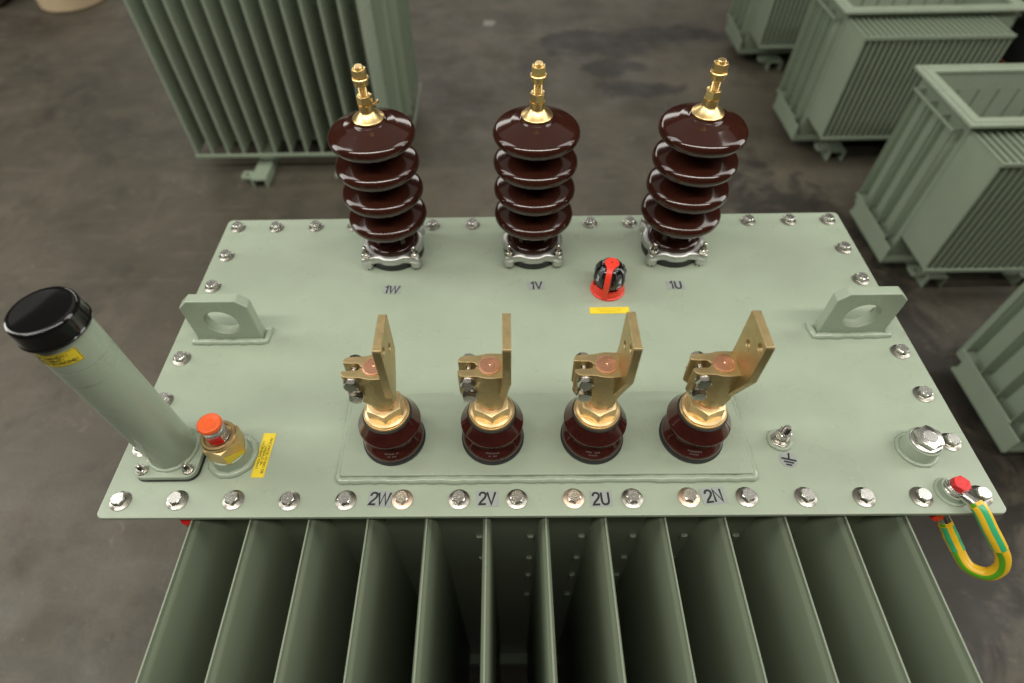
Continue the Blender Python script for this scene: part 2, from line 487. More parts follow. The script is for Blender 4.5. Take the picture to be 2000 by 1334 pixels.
# ---- high-voltage bushings
def shed(zc):
    ctl = [(0.0300, 0.0285), (0.0325, 0.0250), (0.0400, 0.0225), (0.0500, 0.0180)]
    for i in range(10):
        t = R(66 - 156 * i / 9); ctl.append((0.0602 + 0.0164 * math.cos(t), -0.0018 + 0.0138 * math.sin(t)))
    ctl += [(0.0500, -0.0150), (0.0400, -0.0146), (0.0335, -0.0165), (0.0305, -0.0205)]
    sp = spline([(r, z, 0) for r, z in ctl], 3)
    return [(q.x, zc + q.y) for q in sp]
def hv_porcelain():
    prof = [(0.018, 0.3085), (0.0272, 0.3080), (0.0300, 0.3055), (0.0325, 0.3035)]
    z0 = 0.2805
    for i in range(4):
        s = shed(z0 - 0.0595 * i)
        if i == 0: s = [q for q in s if q[1] < z0 + 0.0215]
        prof += s
    prof += [(0.0290, 0.070), (0.0285, 0.055), (0.0300, 0.047), (0.036, 0.0445), (0.044, 0.0440), (0.0485, 0.0425), (0.0508, 0.0395), (0.0514, 0.035), (0.0514, 0.019), (0.030, 0.019)]
    bm = bmesh.new(); lathe(bm, list(reversed(prof)), 96)
    # four pockets between ribs on the neck
    for k in range(4):
        t = R(45 + 90 * k)
        vs = box(bm, 0.024, 0.0385, -0.005, 0.005, 0.040, 0.070)
        for v_ in vs:
            if v_.co.z > 0.06 and v_.co.x > 0.03: v_.co.x = 0.0305
        bmesh.ops.transform(bm, matrix=Matrix.Rotation(t, 4, 'Z'), verts=vs)
    return bm
def ring_outline(n=96, off=0.0):
    pts = []
    for j in range(n):
        t = 2 * math.pi * j / n
        d = ((t - math.pi / 4) % (math.pi / 2)); d = min(d, math.pi / 2 - d)
        d = math.degrees(d)
        r = 0.0612 + off + 0.0205 * math.exp(-(d / 9.5) ** 2) - 0.0022 * math.exp(-((d - 21) / 7.0) ** 2)
        pts.append((r * math.cos(t), r * math.sin(t)))
    return pts
def hv_bushing(x, y, label):
    o = tpart("high_voltage_bushing", hv_porcelain(), porcelain, loc=(x, y, 0), smooth=40)
    o["label"] = label
    bm = bmesh.new(); lathe(bm, [(0.03, 0.0004), (0.0590, 0.0004), (0.0600, 0.003), (0.0600, 0.016), (0.056, 0.0188), (0.03, 0.0188)], 64)
    obj("gasket", bm, rubber, o, smooth=30)
    # clamp ring: rises to four lugs with feet
    bm = bmesh.new()
    n = 96; inner = [(0.0500 * math.cos(2 * math.pi * j / n), 0.0500 * math.sin(2 * math.pi * j / n)) for j in range(n)]
    out = ring_outline(n)
    def rr(sc, z, inn=False):
        src = inner if inn else out
        return [(px * sc, py * sc, z) for px, py in src]
    rows = [rr(1.05, 0.0185, True), [(px * 0.985, py * 0.985, 0.0170) for px, py in out], rr(1.0, 0.0190), rr(1.0, 0.0290), rr(0.985, 0.0318), rr(0.955, 0.0330),
            rr(1.09, 0.0340, True), rr(1.05, 0.0345, True), rr(1.035, 0.0330, True), rr(1.035, 0.0220, True)]
    vr = [[bm.verts.new(p) for p in r_] for r_ in rows]
    for i in range(len(vr)):
        i2 = (i + 1) % len(vr)
        for j in range(n):
            k = (j + 1) % n; bm.faces.new((vr[i][j], vr[i][k], vr[i2][k], vr[i2][j]))
    for k in range(4):
        t = R(45 + 90 * k); cx, cy = 0.069 * math.cos(t), 0.069 * math.sin(t)
        lathe(bm, [(0.0095, 0.007), (0.0108, 0.008), (0.0120, 0.022), (0.009, 0.022)], 24, cx, cy)
    obj("clamp_ring", bm, alu, o, smooth=35)
    for k in range(4):
        t = R(45 + 90 * k); cx, cy = 0.0690 * math.cos(t), 0.0690 * math.sin(t)
        bm = bmesh.new()
        lathe(bm, [(0.004, 0.0334), (0.0095, 0.0334), (0.0098, 0.0344), (0.0095, 0.0354), (0.004, 0.0354)], 32)
        hexa(bm, 0.0085, 0.0356, 0.0432, ang=random.random())
        pr = [(0.0040, 0.0455)]
        for q in range(6): pr += [(0.0041, 0.046 + q * .0018), (0.0036, 0.0469 + q * .0018)]
        pr += [(0.0036, 0.058), (0.0024, 0.0588)]
        lathe(bm, pr, 24)
        lathe(bm, [(0.0040, 0.0002), (0.0058, 0.0003), (0.0045, 0.0018), (0.0040, 0.0055), (0.0040, 0.0362)], 20)
        obj("ring_nut", bm, steel, o, loc=(cx, cy, 0), smooth=28)
    # brass terminal: cone cap, nuts, threaded rod, nut stack
    bm = bmesh.new()
    lathe(bm, [(0.012, 0.3088), (0.0262, 0.3088), (0.0272, 0.3098), (0.0272, 0.3122), (0.0262, 0.3132), (0.0225, 0.3145), (0.0172, 0.3200), (0.0142, 0.3222), (0.0128, 0.3245), (0.0126, 0.3370), (0.006, 0.3370)], 64)
    hexa(bm, 0.0132, 0.3372, 0.3525, ang=0.3, double=True)
    pr = [(0.0074, 0.350)]
    for q in range(14): pr += [(0.0075, 0.353 + q * .0016), (0.0071, 0.3538 + q * .0016)]
    pr += [(0.0070, 0.3765)]
    lathe(bm, pr, 32)
    obj("terminal_stud", bm, brass, o, smooth=28)
    bm = bmesh.new()
    lathe(bm, [(0.006, 0.3700), (0.0112, 0.3700), (0.0118, 0.3708), (0.0118, 0.3782), (0.006, 0.3784)], 40)
    lathe(bm, [(0.006, 0.3786), (0.0130, 0.3786), (0.0140, 0.3796), (0.0140, 0.3822), (0.0130, 0.3832), (0.006, 0.3834)], 40)
    hexa(bm, 0.0124, 0.3836, 0.3975, ang=0.5, double=True)
    lathe(bm, [(0.0050, 0.3970), (0.0074, 0.3974), (0.0074, 0.4005), (0.0064, 0.4020), (0.0040, 0.4020)], 32)
    obj("terminal_nut", bm, brass, o, smooth=28)
    if x > -0.2: return o
    bm = bmesh.new()                                                     # small vent screw beside the lower nut
    lathe(bm, [(0.0030, -0.006), (0.0032, 0.006), (0.0052, 0.0062), (0.0052, 0.0095), (0.0040, 0.0105)], 20)
    obj("vent_screw", bm, brass, o, loc=(0.0150, 0.008, 0.3330), rot=(0, R(62), R(25)), smooth=30).scale = (0.7, 0.7, 0.7)
    return o
HVY = 0.573
hv_bushing(-0.2885, HVY, "tall brown ribbed bushing at the left of the back row, above sticker 1W")
hv_bushing(-0.0005, HVY, "tall brown ribbed bushing in the middle of the back row, above sticker 1V")
hv_bushing(0.2885, HVY, "tall brown ribbed bushing at the right of the back row, above sticker 1U")

# ---- low-voltage bushings
def bore(bm, cy, cz, r, x0, x1):
    pass
def lv_bushing(x, y, label, twist):
    z = 0.011
    ctl = [(0.0462, 0.0055), (0.0474, 0.0075), (0.0474, 0.0120), (0.0462, 0.0155), (0.0425, 0.0210), (0.0374, 0.0290), (0.0350, 0.0380), (0.0358, 0.0440), (0.0410, 0.0480),
           (0.0452, 0.0502), (0.0472, 0.0516), (0.0480, 0.0535), (0.0474, 0.0556), (0.0440, 0.0612), (0.0398, 0.0685), (0.0362, 0.0752)]
    prof = [(0.020, 0.0055)] + [(q.x, q.y) for q in spline([(r, zz, 0) for r, zz in ctl], 3)] + [(0.020, 0.0752)]
    bm = bmesh.new(); lathe(bm, prof, 80)
    # rows of tiny stamped print on the lower shed
    for row, (rad, zz, n_, w) in enumerate(((0.0418, 0.0240, 10, 0.0014), (0.0443, 0.0200, 6, 0.0014))):
        for k in range(n_):
            if random.random() < 0.12: continue
            t = R(-90 + twist) + (k - n_ / 2) * 0.052
            sl = 0.42
            vs = box(bm, -0.0005, 0.00035, -w / 2, w / 2, -0.0010, 0.0010, 1)
            mm = Matrix.Rotation(t, 4, 'Z') @ Matrix.Translation((rad, 0, zz)) @ Matrix.Rotation(-sl, 4, 'Y')
            bmesh.ops.transform(bm, matrix=mm, verts=vs)
    o = tpart("low_voltage_bushing", bm, [porcelain_red, white_ink], loc=(x, y, z), smooth=38)
    o["label"] = label
    bm = bmesh.new(); lathe(bm, [(0.02, 0.0003), (0.0490, 0.0003), (0.0496, 0.0012), (0.0496, 0.0040), (0.0486, 0.0050), (0.02, 0.0050)], 64)
    obj("gasket", bm, rubber, o, smooth=30)
    bm = bmesh.new(); lathe(bm, [(0.02, 0.0750), (0.0366, 0.0750), (0.0370, 0.0762), (0.0366, 0.0774), (0.02, 0.0774)], 64)
    obj("seal_ring", bm, rubber, o, smooth=30)
    bm = bmesh.new()
    lathe(bm, [(0.018, 0.0776), (0.0340, 0.0776), (0.0345, 0.0782), (0.0345, 0.0818), (0.0338, 0.0826), (0.0326, 0.0827), (0.0320, 0.0823), (0.0318, 0.0832), (0.0316, 0.0850), (0.0285, 0.0870), (0.018, 0.0870)], 64)
    obj("pressure_washer", bm, brass_pale, o, smooth=30)
    bm = bmesh.new(); hexa(bm, 0.0278, 0.0872, 0.1085, ang=R(-90 + twist))
    obj("hexagon_nut", bm, brass_pale, o, smooth=24)
    bm = bmesh.new()
    lathe(bm, [(0.0149, 0.105), (0.0149, 0.1086), (0.0182, 0.1090), (0.0184, 0.1118), (0.0149, 0.1122), (0.0149, 0.1945), (0.0146, 0.1958), (0.0128, 0.1962), (0.0124, 0.1956), (0.0112, 0.1956), (0.0110, 0.1961), (0.0092, 0.1961), (0.0090, 0.1956), (0.0072, 0.1956), (0.0070, 0.1961), (0.0050, 0.1961), (0.0048, 0.1956), (0.0022, 0.1957), (0.0014, 0.1950), (0.0, 0.1946)], 48)
    obj("copper_stem", bm, copper, o, smooth=40)
    # cast clamp: split jaws towards -x, flag towards +x
    half = [(0.0195, 0.0200), (0.004, 0.0212), (-0.006, 0.0205), (-0.014, 0.0182), (-0.024, 0.0174), (-0.034, 0.0172)]
    for i in range(5):
        t = R(90 + 90 * i / 4); half.append((-0.0345 + 0.0085 * math.cos(t), 0.0087 + 0.0085 * math.sin(t)))
    half += [(-0.0430, 0.0078), (-0.0405, 0.0064), (-0.0290, 0.0060)]
    for i in range(5):
        t = R(90 - 75 * i / 4); half.append((-0.0235 + 0.0060 * math.cos(t), 0.0060 * math.sin(t)))
    half += [(-0.0172, 0.0008), (-0.0140, 0.0008)]
    outl = half + [(px, -py) for px, py in reversed(half)]
    bm = bmesh.new()
    lv = []
    for zz, f in ((0.0, 0), (0.30, 0), (0.86, 0), (1.0, 0)):
        ring = []
        for px, py in outl:
            zb = 0.1135 + max(0.0, -px - 0.004) * 0.85
            if zz == 0.0: q = 0.86
            else: q = 1.0
            ring.append((px * (q if px > -0.01 else 1.0), py * q, zb + (0.1945 - zb) * zz))
        lv.append(ring)
    rings_mesh(bm, lv)
    lathe(bm, [(0.0165, 0.1124), (0.0190, 0.1132), (0.0202, 0.120), (0.0202, 0.140), (0.016, 0.142)], 48)
    # flag: tall plate in the y-z plane with two drilled holes, tapering down into the clamp
    fl = [(-0.0385, 0.2750), (-0.0385, 0.2060), (-0.0200, 0.1480), (-0.0140, 0.1220), (0.0140, 0.1220), (0.0175, 0.1480), (0.0235, 0.2060), (0.0235, 0.2750), (0.0215, 0.2775), (-0.0365, 0.2775)]
    b2 = bmesh.new()
    plate(b2, fl, 0.0182, 0.0290, [circ(-0.0010, 0.2380, 0.0066, 24), circ(-0.0270, 0.2630, 0.0066, 24)])
    # local (u, v, w) -> (x = w, y = u, z = v); lean the lower web inwards
    for v_ in b2.verts:
        u, vv, w = v_.co
        sh = 0.0 if vv > 0.200 else (0.200 - vv) * 0.13
        v_.co = (w - sh, u, vv)
    me_t = bpy.data.meshes.new("t"); b2.to_mesh(me_t); bm.from_mesh(me_t); b2.free(); bpy.data.meshes.remove(me_t)
    obj("terminal_clamp", bm, bronze, o, smooth=32, bevel=0.0014, bseg=3)
    for bz, bx in ((0.1820, -0.0290), (0.1525, -0.0280)):
        bm = bmesh.new()
        lathe(bm, [(0.005, 0.0174), (0.0112, 0.0174), (0.0114, 0.0186), (0.0108, 0.0196), (0.005, 0.0196)], 32)
        hexa(bm, 0.0106, 0.0197, 0.0262, ang=random.random())
        pr = [(0.0046, -0.0245)]
        for q in range(30): pr += [(0.0047, -0.024 + q * .0014), (0.0041, -0.0233 + q * .0014)]
        lathe(bm, pr, 20)
        hexa(bm, 0.0100, -0.0245, -0.0176, ang=random.random(), double=True)
        obj("clamp_bolt", bm, steel, o, loc=(bx, 0, bz), rot=(R(90), 0, 0), smooth=28)
    return o
LVY = 0.125
for i, (nm, tw) in enumerate((("2W", 6), ("2V", 2), ("2U", -4), ("2N", -9))):
    lv_bushing(-0.0012 + 0.15746 * (i - 1.5), LVY, "short red-brown bushing with bronze terminal clamp behind sticker %s" % nm, tw)

# ---- lifting eyes
def lifting_eye(x0, x1, y, label):
    c_ = (x0 + x1) / 2; w = (x1 - x0) / 2
    bm = bmesh.new()
    out = [(-w, 0.0), (w, 0.0), (w, 0.092), (w - 0.017, 0.108), (-w + 0.017, 0.108), (-w, 0.092)]
    plate(bm, out, 0.0, 0.020, [circ(0.0, 0.051, 0.0295, 40)])
    for v_ in bm.verts: v_.co = (v_.co.x, v_.co.z, v_.co.y)
    o = tpart("lifting_eye", bm, paint, loc=(c_, y, 0.0003), bevel=0.0022, bseg=3, smooth=32); o["label"] = label
    bm = bmesh.new(); weld(bm, [(-w - 0.006, -0.004, 0.002), (w + 0.006, -0.004, 0.002), (w + 0.007, 0.024, 0.002), (-w - 0.007, 0.024, 0.002)], 0.0062)
    obj("weld_bead", bm, paint_weld, o, smooth=60)
lifting_eye(-0.627, -0.507, 0.336, "green lifting eye on the left edge of the lid")
lifting_eye(0.511, 0.631, 0.336, "green lifting eye on the right edge of the lid")

# ---- filler tube
TX, TY = -0.588, 0.107
bm = bmesh.new()
lathe(bm, [(0.020, 0.010), (0.0370, 0.010), (0.0370, 0.2400), (0.0367, 0.2404), (0.0367, 0.2408), (0.0374, 0.2411), (0.0374, 0.2700), (0.0367, 0.2704), (0.0367, 0.2710), (0.0377, 0.2714), (0.0377, 0.3250), (0.034, 0.3250)], 80)
ft = tpart("filler_tube", bm, paint, loc=(TX, TY, 0), smooth=30, rot=(0, -0.022, 0))
ft.scale = (0.965, 0.965, 1.0)
ft["label"] = "upright green filler tube with black screw cap at the lid's front left"
bm = bmesh.new()
lathe(bm, [(0.030, 0.3180), (0.0408, 0.3180), (0.0428, 0.3192), (0.0432, 0.3215), (0.0420, 0.3228), (0.0416, 0.3240), (0.0416, 0.3425), (0.0412, 0.3455), (0.0395, 0.3482), (0.0365, 0.3492), (0.0335, 0.3484), (0.0, 0.3480)], 80)
obj("screw_cap", bm, black_plastic, ft, smooth=40)
bm = bmesh.new(); plate(bm, rrect(-0.0505, 0.0505, -0.0505, 0.0505, 0.016), 0.0035, 0.0125)
obj("flange", bm, paint, ft, smooth=32, bevel=0.0015)
bm = bmesh.new(); plate(bm, rrect(-0.0515, 0.0515, -0.0515, 0.0515, 0.017), 0.0004, 0.0034)
obj("gasket", bm, rubber, ft, smooth=32)
bm = bmesh.new(); weld(bm, [(0.0388 * math.cos(R(t)), 0.0388 * math.sin(R(t)), 0.0135) for t in range(0, 360, 12)], 0.0034)
obj("weld_bead", bm, paint_weld, ft, smooth=60)
for sx in (-1, 1):
    for sy in (-1, 1):
        bm = bmesh.new()
        lathe(bm, [(0.003, 0.0126), (0.0092, 0.0126), (0.0094, 0.0136), (0.0088, 0.0145), (0.003, 0.0145)], 32)
        hexa(bm, 0.0078, 0.0146, 0.0205, ang=random.random())
        pr = [(0.0037, 0.02)]
        for q in range(5): pr += [(0.0039, 0.0205 + q * .0016), (0.0034, 0.0213 + q * .0016)]
        pr += [(0.0036, 0.0295), (0.0026, 0.0302)]
        lathe(bm, pr, 24)
        obj("flange_nut", bm, steel, ft, loc=(sx * 0.0375, sy * 0.0375, 0), smooth=28)
# curved sticker below the cap
bm = bmesh.new()
def curved(bm, r0, r1, a0, a1, z0, z1, n, mi=0):
    rings = []
    for i in range(n + 1):
        t = R(a0 + (a1 - a0) * i / n)
        rings.append([(r * math.cos(t), r * math.sin(t), z) for r, z in ((r0, z0), (r1, z0), (r1, z1), (r0, z1))])
    rings_mesh(bm, rings, mi=mi)
SA0, SA1 = -152, -40
curved(bm, 0.0376, 0.03795, SA0, SA1, 0.2865, 0.3085, 30)
curved(bm, 0.0376, 0.03804, SA0 + 1, SA1 - 1, 0.3072, 0.3077, 30, 1)
curved(bm, 0.0376, 0.03804, SA0 + 1, SA1 - 1, 0.2872, 0.2877, 30, 1)
curved(bm, 0.0376, 0.03804, SA0 + 1, SA0 + 2, 0.2877, 0.3072, 2, 1)
curved(bm, 0.0376, 0.03804, SA1 - 2, SA1 - 1, 0.2877, 0.3072, 2, 1)
st = obj("warning_sticker", bm, [yellow, ink], ft, smooth=30)
def wrap(co):
    t = R((SA0 + SA1) / 2) + co.x / 0.0380
    r = 0.0380 + co.z
    return Vector((r * math.cos(t), r * math.sin(t), co.y))
text("lettering", "UWAGA ZAMKNIĘTY !\nNIE OTWIERAĆ !\nBEZ OBSŁUGI TECHNICZNEJ !", 0.0056, ink, st, (0, 0, 0.2973), sx=0.86, warp=wrap, bold=0.00012, space=0.95)

# ---- pressure relief valve
PX, PY = -0.494, 0.100
bm = bmesh.new()
hexa(bm, 0.0300, 0.0270, 0.0600, ang=R(-72))
lathe(bm, [(0.018, 0.0590), (0.0245, 0.0592), (0.0262, 0.0600), (0.0262, 0.0672), (0.0250, 0.0686), (0.0215, 0.0690), (0.0205, 0.0680), (0.0205, 0.0640), (0.012, 0.0640)], 56)
pv = tpart("relief_valve", bm, bronze_hex, loc=(PX, PY, 0), smooth=26)
pv["label"] = "brass pressure relief valve with orange cap beside the filler tube"
bm = bmesh.new(); lathe(bm, [(0.020, 0.0002), (0.0305, 0.0004), (0.0300, 0.0060), (0.0288, 0.0120), (0.0288, 0.0258), (0.0272, 0.0268), (0.018, 0.0269)], 64)
obj("welded_boss", bm, paint, pv, smooth=35)
bm = bmesh.new(); weld(bm, [(0.0335 * math.cos(R(t)), 0.0335 * math.sin(R(t)), 0.002) for t in range(0, 360, 12)], 0.0058)
obj("weld_bead", bm, paint_weld, pv, smooth=60)
bm = bmesh.new(); lathe(bm, [(0.0140, 0.0660), (0.0163, 0.0660), (0.0163, 0.0960), (0.0140, 0.0960)], 56)
obj("sight_glass", bm, glass, pv, smooth=40)
bm = bmesh.new(); lathe(bm, [(0.0, 0.0640), (0.0134, 0.0640), (0.0134, 0.0800), (0.0115, 0.0815), (0.0, 0.0815)], 48)
obj("inner_sleeve", bm, steel, pv, smooth=40)
bm = bmesh.new(); curved(bm, 0.0164, 0.0168, -112, -40, 0.0670, 0.0850, 16)
obj("red_tag", bm, red_paint, pv, smooth=30)
bm = bmesh.new(); lathe(bm, [(0.010, 0.0962), (0.0166, 0.0962), (0.0175, 0.0972), (0.0177, 0.1010), (0.0170, 0.1040), (0.0152, 0.1052), (0.0135, 0.1050), (0.0125, 0.1046), (0.0055, 0.1048), (0.0048, 0.1040), (0.0, 0.1040)], 56)
obj("orange_cap", bm, orange, pv, smooth=45)
bm = bmesh.new()
t0 = R(-72) + R(30); ap = 0.0300 * math.cos(R(30))
plate(bm, [(-0.0140, 0.0275), (0.0140, 0.0275), (0.0140, 0.0330), (-0.0140, 0.0480)], 0.0001, 0.0006)
for v_ in bm.verts:
    u, vv, w = v_.co
    v_.co = (ap + w, u, vv)
bmesh.ops.transform(bm, matrix=Matrix.Rotation(t0, 4, 'Z'), verts=bm.verts)
obj("yellow_tag", bm, yellow, pv, smooth=0)

# ---- yellow warning stickers lying on the lid
def flat_sticker(x, y, w, h, rotz, lines, size, fm, tm, label, border):
    bm = bmesh.new(); plate(bm, [(-w / 2, -h / 2), (w / 2, -h / 2), (w / 2, h / 2), (-w / 2, h / 2)], 0.0004, 0.0007)
    mats = [fm]
    if border:
        mats.append(border)
        e = 0.0010; t = 0.0005
        for (x0, x1, y0, y1) in ((-w / 2 + e, w / 2 - e, -h / 2 + e, -h / 2 + e + t), (-w / 2 + e, w / 2 - e, h / 2 - e - t, h / 2 - e),
                                 (-w / 2 + e, -w / 2 + e + t, -h / 2 + e + t, h / 2 - e - t), (w / 2 - e - t, w / 2 - e, -h / 2 + e + t, h / 2 - e - t)):
            box(bm, x0, x1, y0, y1, 0.0006, 0.00082, 1)
    o = tpart("sticker", bm, mats, loc=(x, y, 0), rot=(0, 0, rotz), smooth=0); o["label"] = label
    if lines: text("lettering", lines, size, tm, o, (0, 0, 0.0008), sx=0.86, space=0.95)
    return o
flat_sticker(-0.4465, 0.102, 0.078, 0.0205, R(89), "UWAGA ZAMKNIĘTY !\nNIE OTWIERAĆ !\nBEZ OBSŁUGI TECHNICZNEJ !", 0.0056, yellow, ink, "yellow warning sticker beside the brass relief valve", yellow_pale)
flat_sticker(0.1410, 0.4010, 0.0760, 0.0165, R(0.3), "PRZEŁĄCZAĆ W STANIE\nBEZNAPIĘCIOWYM", 0.0052, yellow, yellow_pale, "faded yellow sticker in front of the red tap knob", yellow_pale)

# ---- grey terminal stickers
GLYPH = {
    "1": (0.50, [[(0.10, 0.76), (0.24, 0.84), (0.34, 1.0), (0.34, 0.0)]]),
    "2": (0.62, [[(0.07, 0.72), (0.09, 0.86), (0.19, 0.96), (0.32, 0.99), (0.46, 0.95), (0.54, 0.84), (0.54, 0.70), (0.48, 0.56), (0.34, 0.40), (0.16, 0.22), (0.07, 0.045), (0.56, 0.045)]]),
    "U": (0.76, [[(0.11, 1.0), (0.11, 0.36), (0.14, 0.18), (0.23, 0.07), (0.38, 0.03), (0.53, 0.07), (0.62, 0.18), (0.65, 0.36), (0.65, 1.0)]]),
    "V": (0.72, [[(0.04, 1.0), (0.36, 0.03), (0.68, 1.0)]]),
    "W": (1.00, [[(0.04, 1.0), (0.27, 0.03), (0.50, 0.96), (0.73, 0.03), (0.96, 1.0)]]),
    "N": (0.76, [[(0.11, 0.0), (0.11, 0.97), (0.65, 0.03), (0.65, 1.0)]]),
}
def stroke_text(name, txt, cap, m, parent, loc, shear=0.0, w=0.165, rot=(0, 0, 0)):
    bm = bmesh.new(); x = 0.0; total = sum(GLYPH[c][0] for c in txt)
    for ch in txt:
        adv, strokes = GLYPH[ch]
        for st_ in strokes:
            P = [Vector((x + px - total / 2, py - 0.5)) for px, py in st_]
            n = len(P); L_, R_ = [], []
            for i in range(n):
                d0 = (P[i] - P[i - 1]).normalized() if i > 0 else None
                d1 = (P[i + 1] - P[i]).normalized() if i < n - 1 else None
                d = (d0 or d1) if not (d0 and d1) else (d0 + d1).normalized()
                nn = Vector((-d.y, d.x)); k = 1.0
                if d0 and d1: k = min(1.9, 1.0 / max(0.35, abs(nn.dot(Vector((-d1.y, d1.x))))))
                L_.append(P[i] + nn * w / 2 * k); R_.append(P[i] - nn * w / 2 * k)
            for i in range(n - 1):
                q = [R_[i], R_[i + 1], L_[i + 1], L_[i]]
                bm.faces.new([bm.verts.new(((p.x + p.y * shear) * cap, p.y * cap, 0)) for p in q])
        x += adv
    o = obj(name, bm, m, parent, smooth=0, loc=loc, rot=rot, recalc=False)
    return o
def term_sticker(txt, x, y, w, h, rotz, size, shear=0.0):
    bm = bmesh.new(); plate(bm, [(-w / 2, -h / 2), (w / 2, -h / 2), (w / 2, h / 2), (-w / 2, h / 2)], 0.0003, 0.0006)
    o = tpart("sticker", bm, grey_sticker, loc=(x, y, 0), rot=(0, 0, rotz), smooth=0)
    o["label"] = "grey sticker reading " + txt
    stroke_text("lettering", txt, size * 0.72, ink, o, (0, 0, 0.0008), shear=shear)
term_sticker("1W", -0.2840, 0.4620, 0.0350, 0.0225, R(-2), 0.0280, 0.12)
term_sticker("1V", 0.0035, 0.4690, 0.0345, 0.0225, R(1), 0.0280)
term_sticker("1U", 0.2790, 0.4660, 0.0345, 0.0225, R(0), 0.0280)
term_sticker("2W", -0.2505, 0.0275, 0.0360, 0.0255, R(-1), 0.0270, 0.10)
term_sticker("2V", -0.0880, 0.0270, 0.0340, 0.0255, R(1), 0.0270)
term_sticker("2U", 0.0830, 0.0255, 0.0340, 0.0255, R(2), 0.0270)
term_sticker("2N", 0.2520, 0.0290, 0.0370, 0.0265, R(6), 0.0270)

# ---- tap changer knob
KX, KY = 0.1435, 0.457
bm = bmesh.new()
n = 72; rings = []
for (r, z, lob) in ((0.0270, 0.006, 0), (0.0275, 0.0180, 0), (0.0300, 0.0200, 0.0), (0.0335, 0.0290, 1), (0.0345, 0.0380, 1), (0.0330, 0.0480, 1), (0.0285, 0.0570, 1), (0.0215, 0.0630, .6), (0.0120, 0.0655, 0), (0.001, 0.0660, 0)):
    ring = []
    for j in range(n):
        t = 2 * math.pi * j / n
        rr = r * (1 + lob * 0.05 * (1 if math.cos(8 * t) > 0.35 else (-0.7)))
        ring.append((rr * math.cos(t), rr * math.sin(t), z))
    rings.append(ring)
rings_mesh(bm, rings)
for f in bm.faces:
    c_ = f.calc_center_median()
    if math.cos(8 * math.atan2(c_.y, c_.x)) > 0.0 or c_.z > 0.060 or c_.z < 0.022: f.material_index = 1
kn = tpart("tap_changer_knob", bm, [knob_black, black_plastic], loc=(KX, KY, 0), smooth=28, rot=(0, 0, R(8)))
kn.scale = (0.88, 0.88, 1.07)
kn["label"] = "round black numbered tap changer knob under a red locking strap"
bm = bmesh.new()
lathe(bm, [(0.024, 0.0004), (0.0375, 0.0004), (0.0380, 0.0015), (0.0372, 0.0035), (0.0350, 0.0045), (0.0345, 0.0150), (0.0340, 0.0160), (0.0320, 0.0160), (0.0312, 0.0150), (0.0308, 0.006), (0.024, 0.006)], 64)
for a0, a1, zt in ((-160, -112, 0.022), (-62, -20, 0.024), (20, 70, 0.024), (110, 160, 0.024)):
    curved(bm, 0.0318, 0.0342, a0, a1, 0.014, zt, 10)
for k in range(5):
    t = R(-100 + 9 * k); vs = box(bm, 0.0320, 0.0345, -0.0016, 0.0016, 0.015, 0.0195)
    bmesh.ops.transform(bm, matrix=Matrix.Rotation(t, 4, 'Z'), verts=vs)
obj("base_collar", bm, red_plastic, kn, smooth=30, rot=(0, 0, R(-8)))
# strap: disc on top, band running down to the front left
bm = bmesh.new()
lathe(bm, [(0.0020, 0.0668), (0.0020, 0.0688), (0.0150, 0.0684), (0.0158, 0.0672), (0.0150, 0.0660), (0.0020, 0.0664)], 40, cap=False)
path = spline([(0.012, 0.0674, 0), (0.024, 0.0630, 0), (0.0315, 0.0560, 0), (0.0368, 0.0460, 0), (0.0385, 0.0370, 0), (0.0375, 0.027, 0), (0.0362, 0.0170, 0), (0.0365, 0.004, 0)], 5)
for side in (0,):
    rings = []
    for i, q in enumerate(path):
        nx = path[min(len(path) - 1, i + 1)] - path[max(0, i - 1)]; nx.normalize()
        nr, nz = -nx.y, nx.x
        w = 0.0062 if i > 4 else 0.0062 + 0.004 * (1 - i / 4)
        th = 0.0014
        rings.append([(q.x + s_ * th * nr, u_ * w, q.y + s_ * th * nz) for s_, u_ in ((-1, -1), (-1, 1), (1, 1), (1, -1))])
    b3 = bmesh.new(); rings_mesh(b3, rings)
    bmesh.ops.transform(b3, matrix=Matrix.Rotation(R(-108), 4, 'Z'), verts=b3.verts)
    me_t = bpy.data.meshes.new("t"); b3.to_mesh(me_t); bm.from_mesh(me_t); b3.free(); bpy.data.meshes.remove(me_t)
obj("locking_strap", bm, red_plastic, kn, smooth=40, rot=(0, 0, R(-8)))
for d_, ang in (("3", -149.5), ("4", -59.5), ("5", -14.5)):
    t = R(ang - 8); r = 0.0338
    o_ = text("digit", d_, 0.0165, grey_print, kn, (r * math.cos(t), r * math.sin(t), 0.0425), rot=(R(80), 0, t + R(90)), bold=0.0004)
text("pointer_mark", "|▼|", 0.0080, grey_print, kn, (0.0333 * math.cos(R(-67.5)), 0.0333 * math.sin(R(-67.5)), 0.0290), rot=(R(93), 0, R(22.5)), bold=0.0002)

# ---- earthing stud and its round sticker
EX, EY = 0.378, 0.121
bm = bmesh.new()
lathe(bm, [(0.004, 0.0008), (0.0135, 0.0010), (0.0138, 0.0022), (0.0130, 0.0030), (0.004, 0.0030)], 32)
lathe(bm, [(0.004, 0.0032), (0.0118, 0.0032), (0.0120, 0.0050), (0.0112, 0.0062), (0.004, 0.0062)], 32)
hexa(bm, 0.0110, 0.0064, 0.0150, ang=0.2, double=True)
lathe(bm, [(0.004, 0.0152), (0.0118, 0.0152), (0.0121, 0.0165), (0.0115, 0.0175), (0.004, 0.0175)], 32)
hexa(bm, 0.0108, 0.0178, 0.0270, ang=0.7, double=True)
pr = [(0.0056, 0.0265)]
for q in range(7): pr += [(0.0058, 0.0275 + q * .0018), (0.0050, 0.0284 + q * .0018)]
pr += [(0.0054, 0.0405), (0.0040, 0.0420), (0.0, 0.0420)]
lathe(bm, pr, 32)
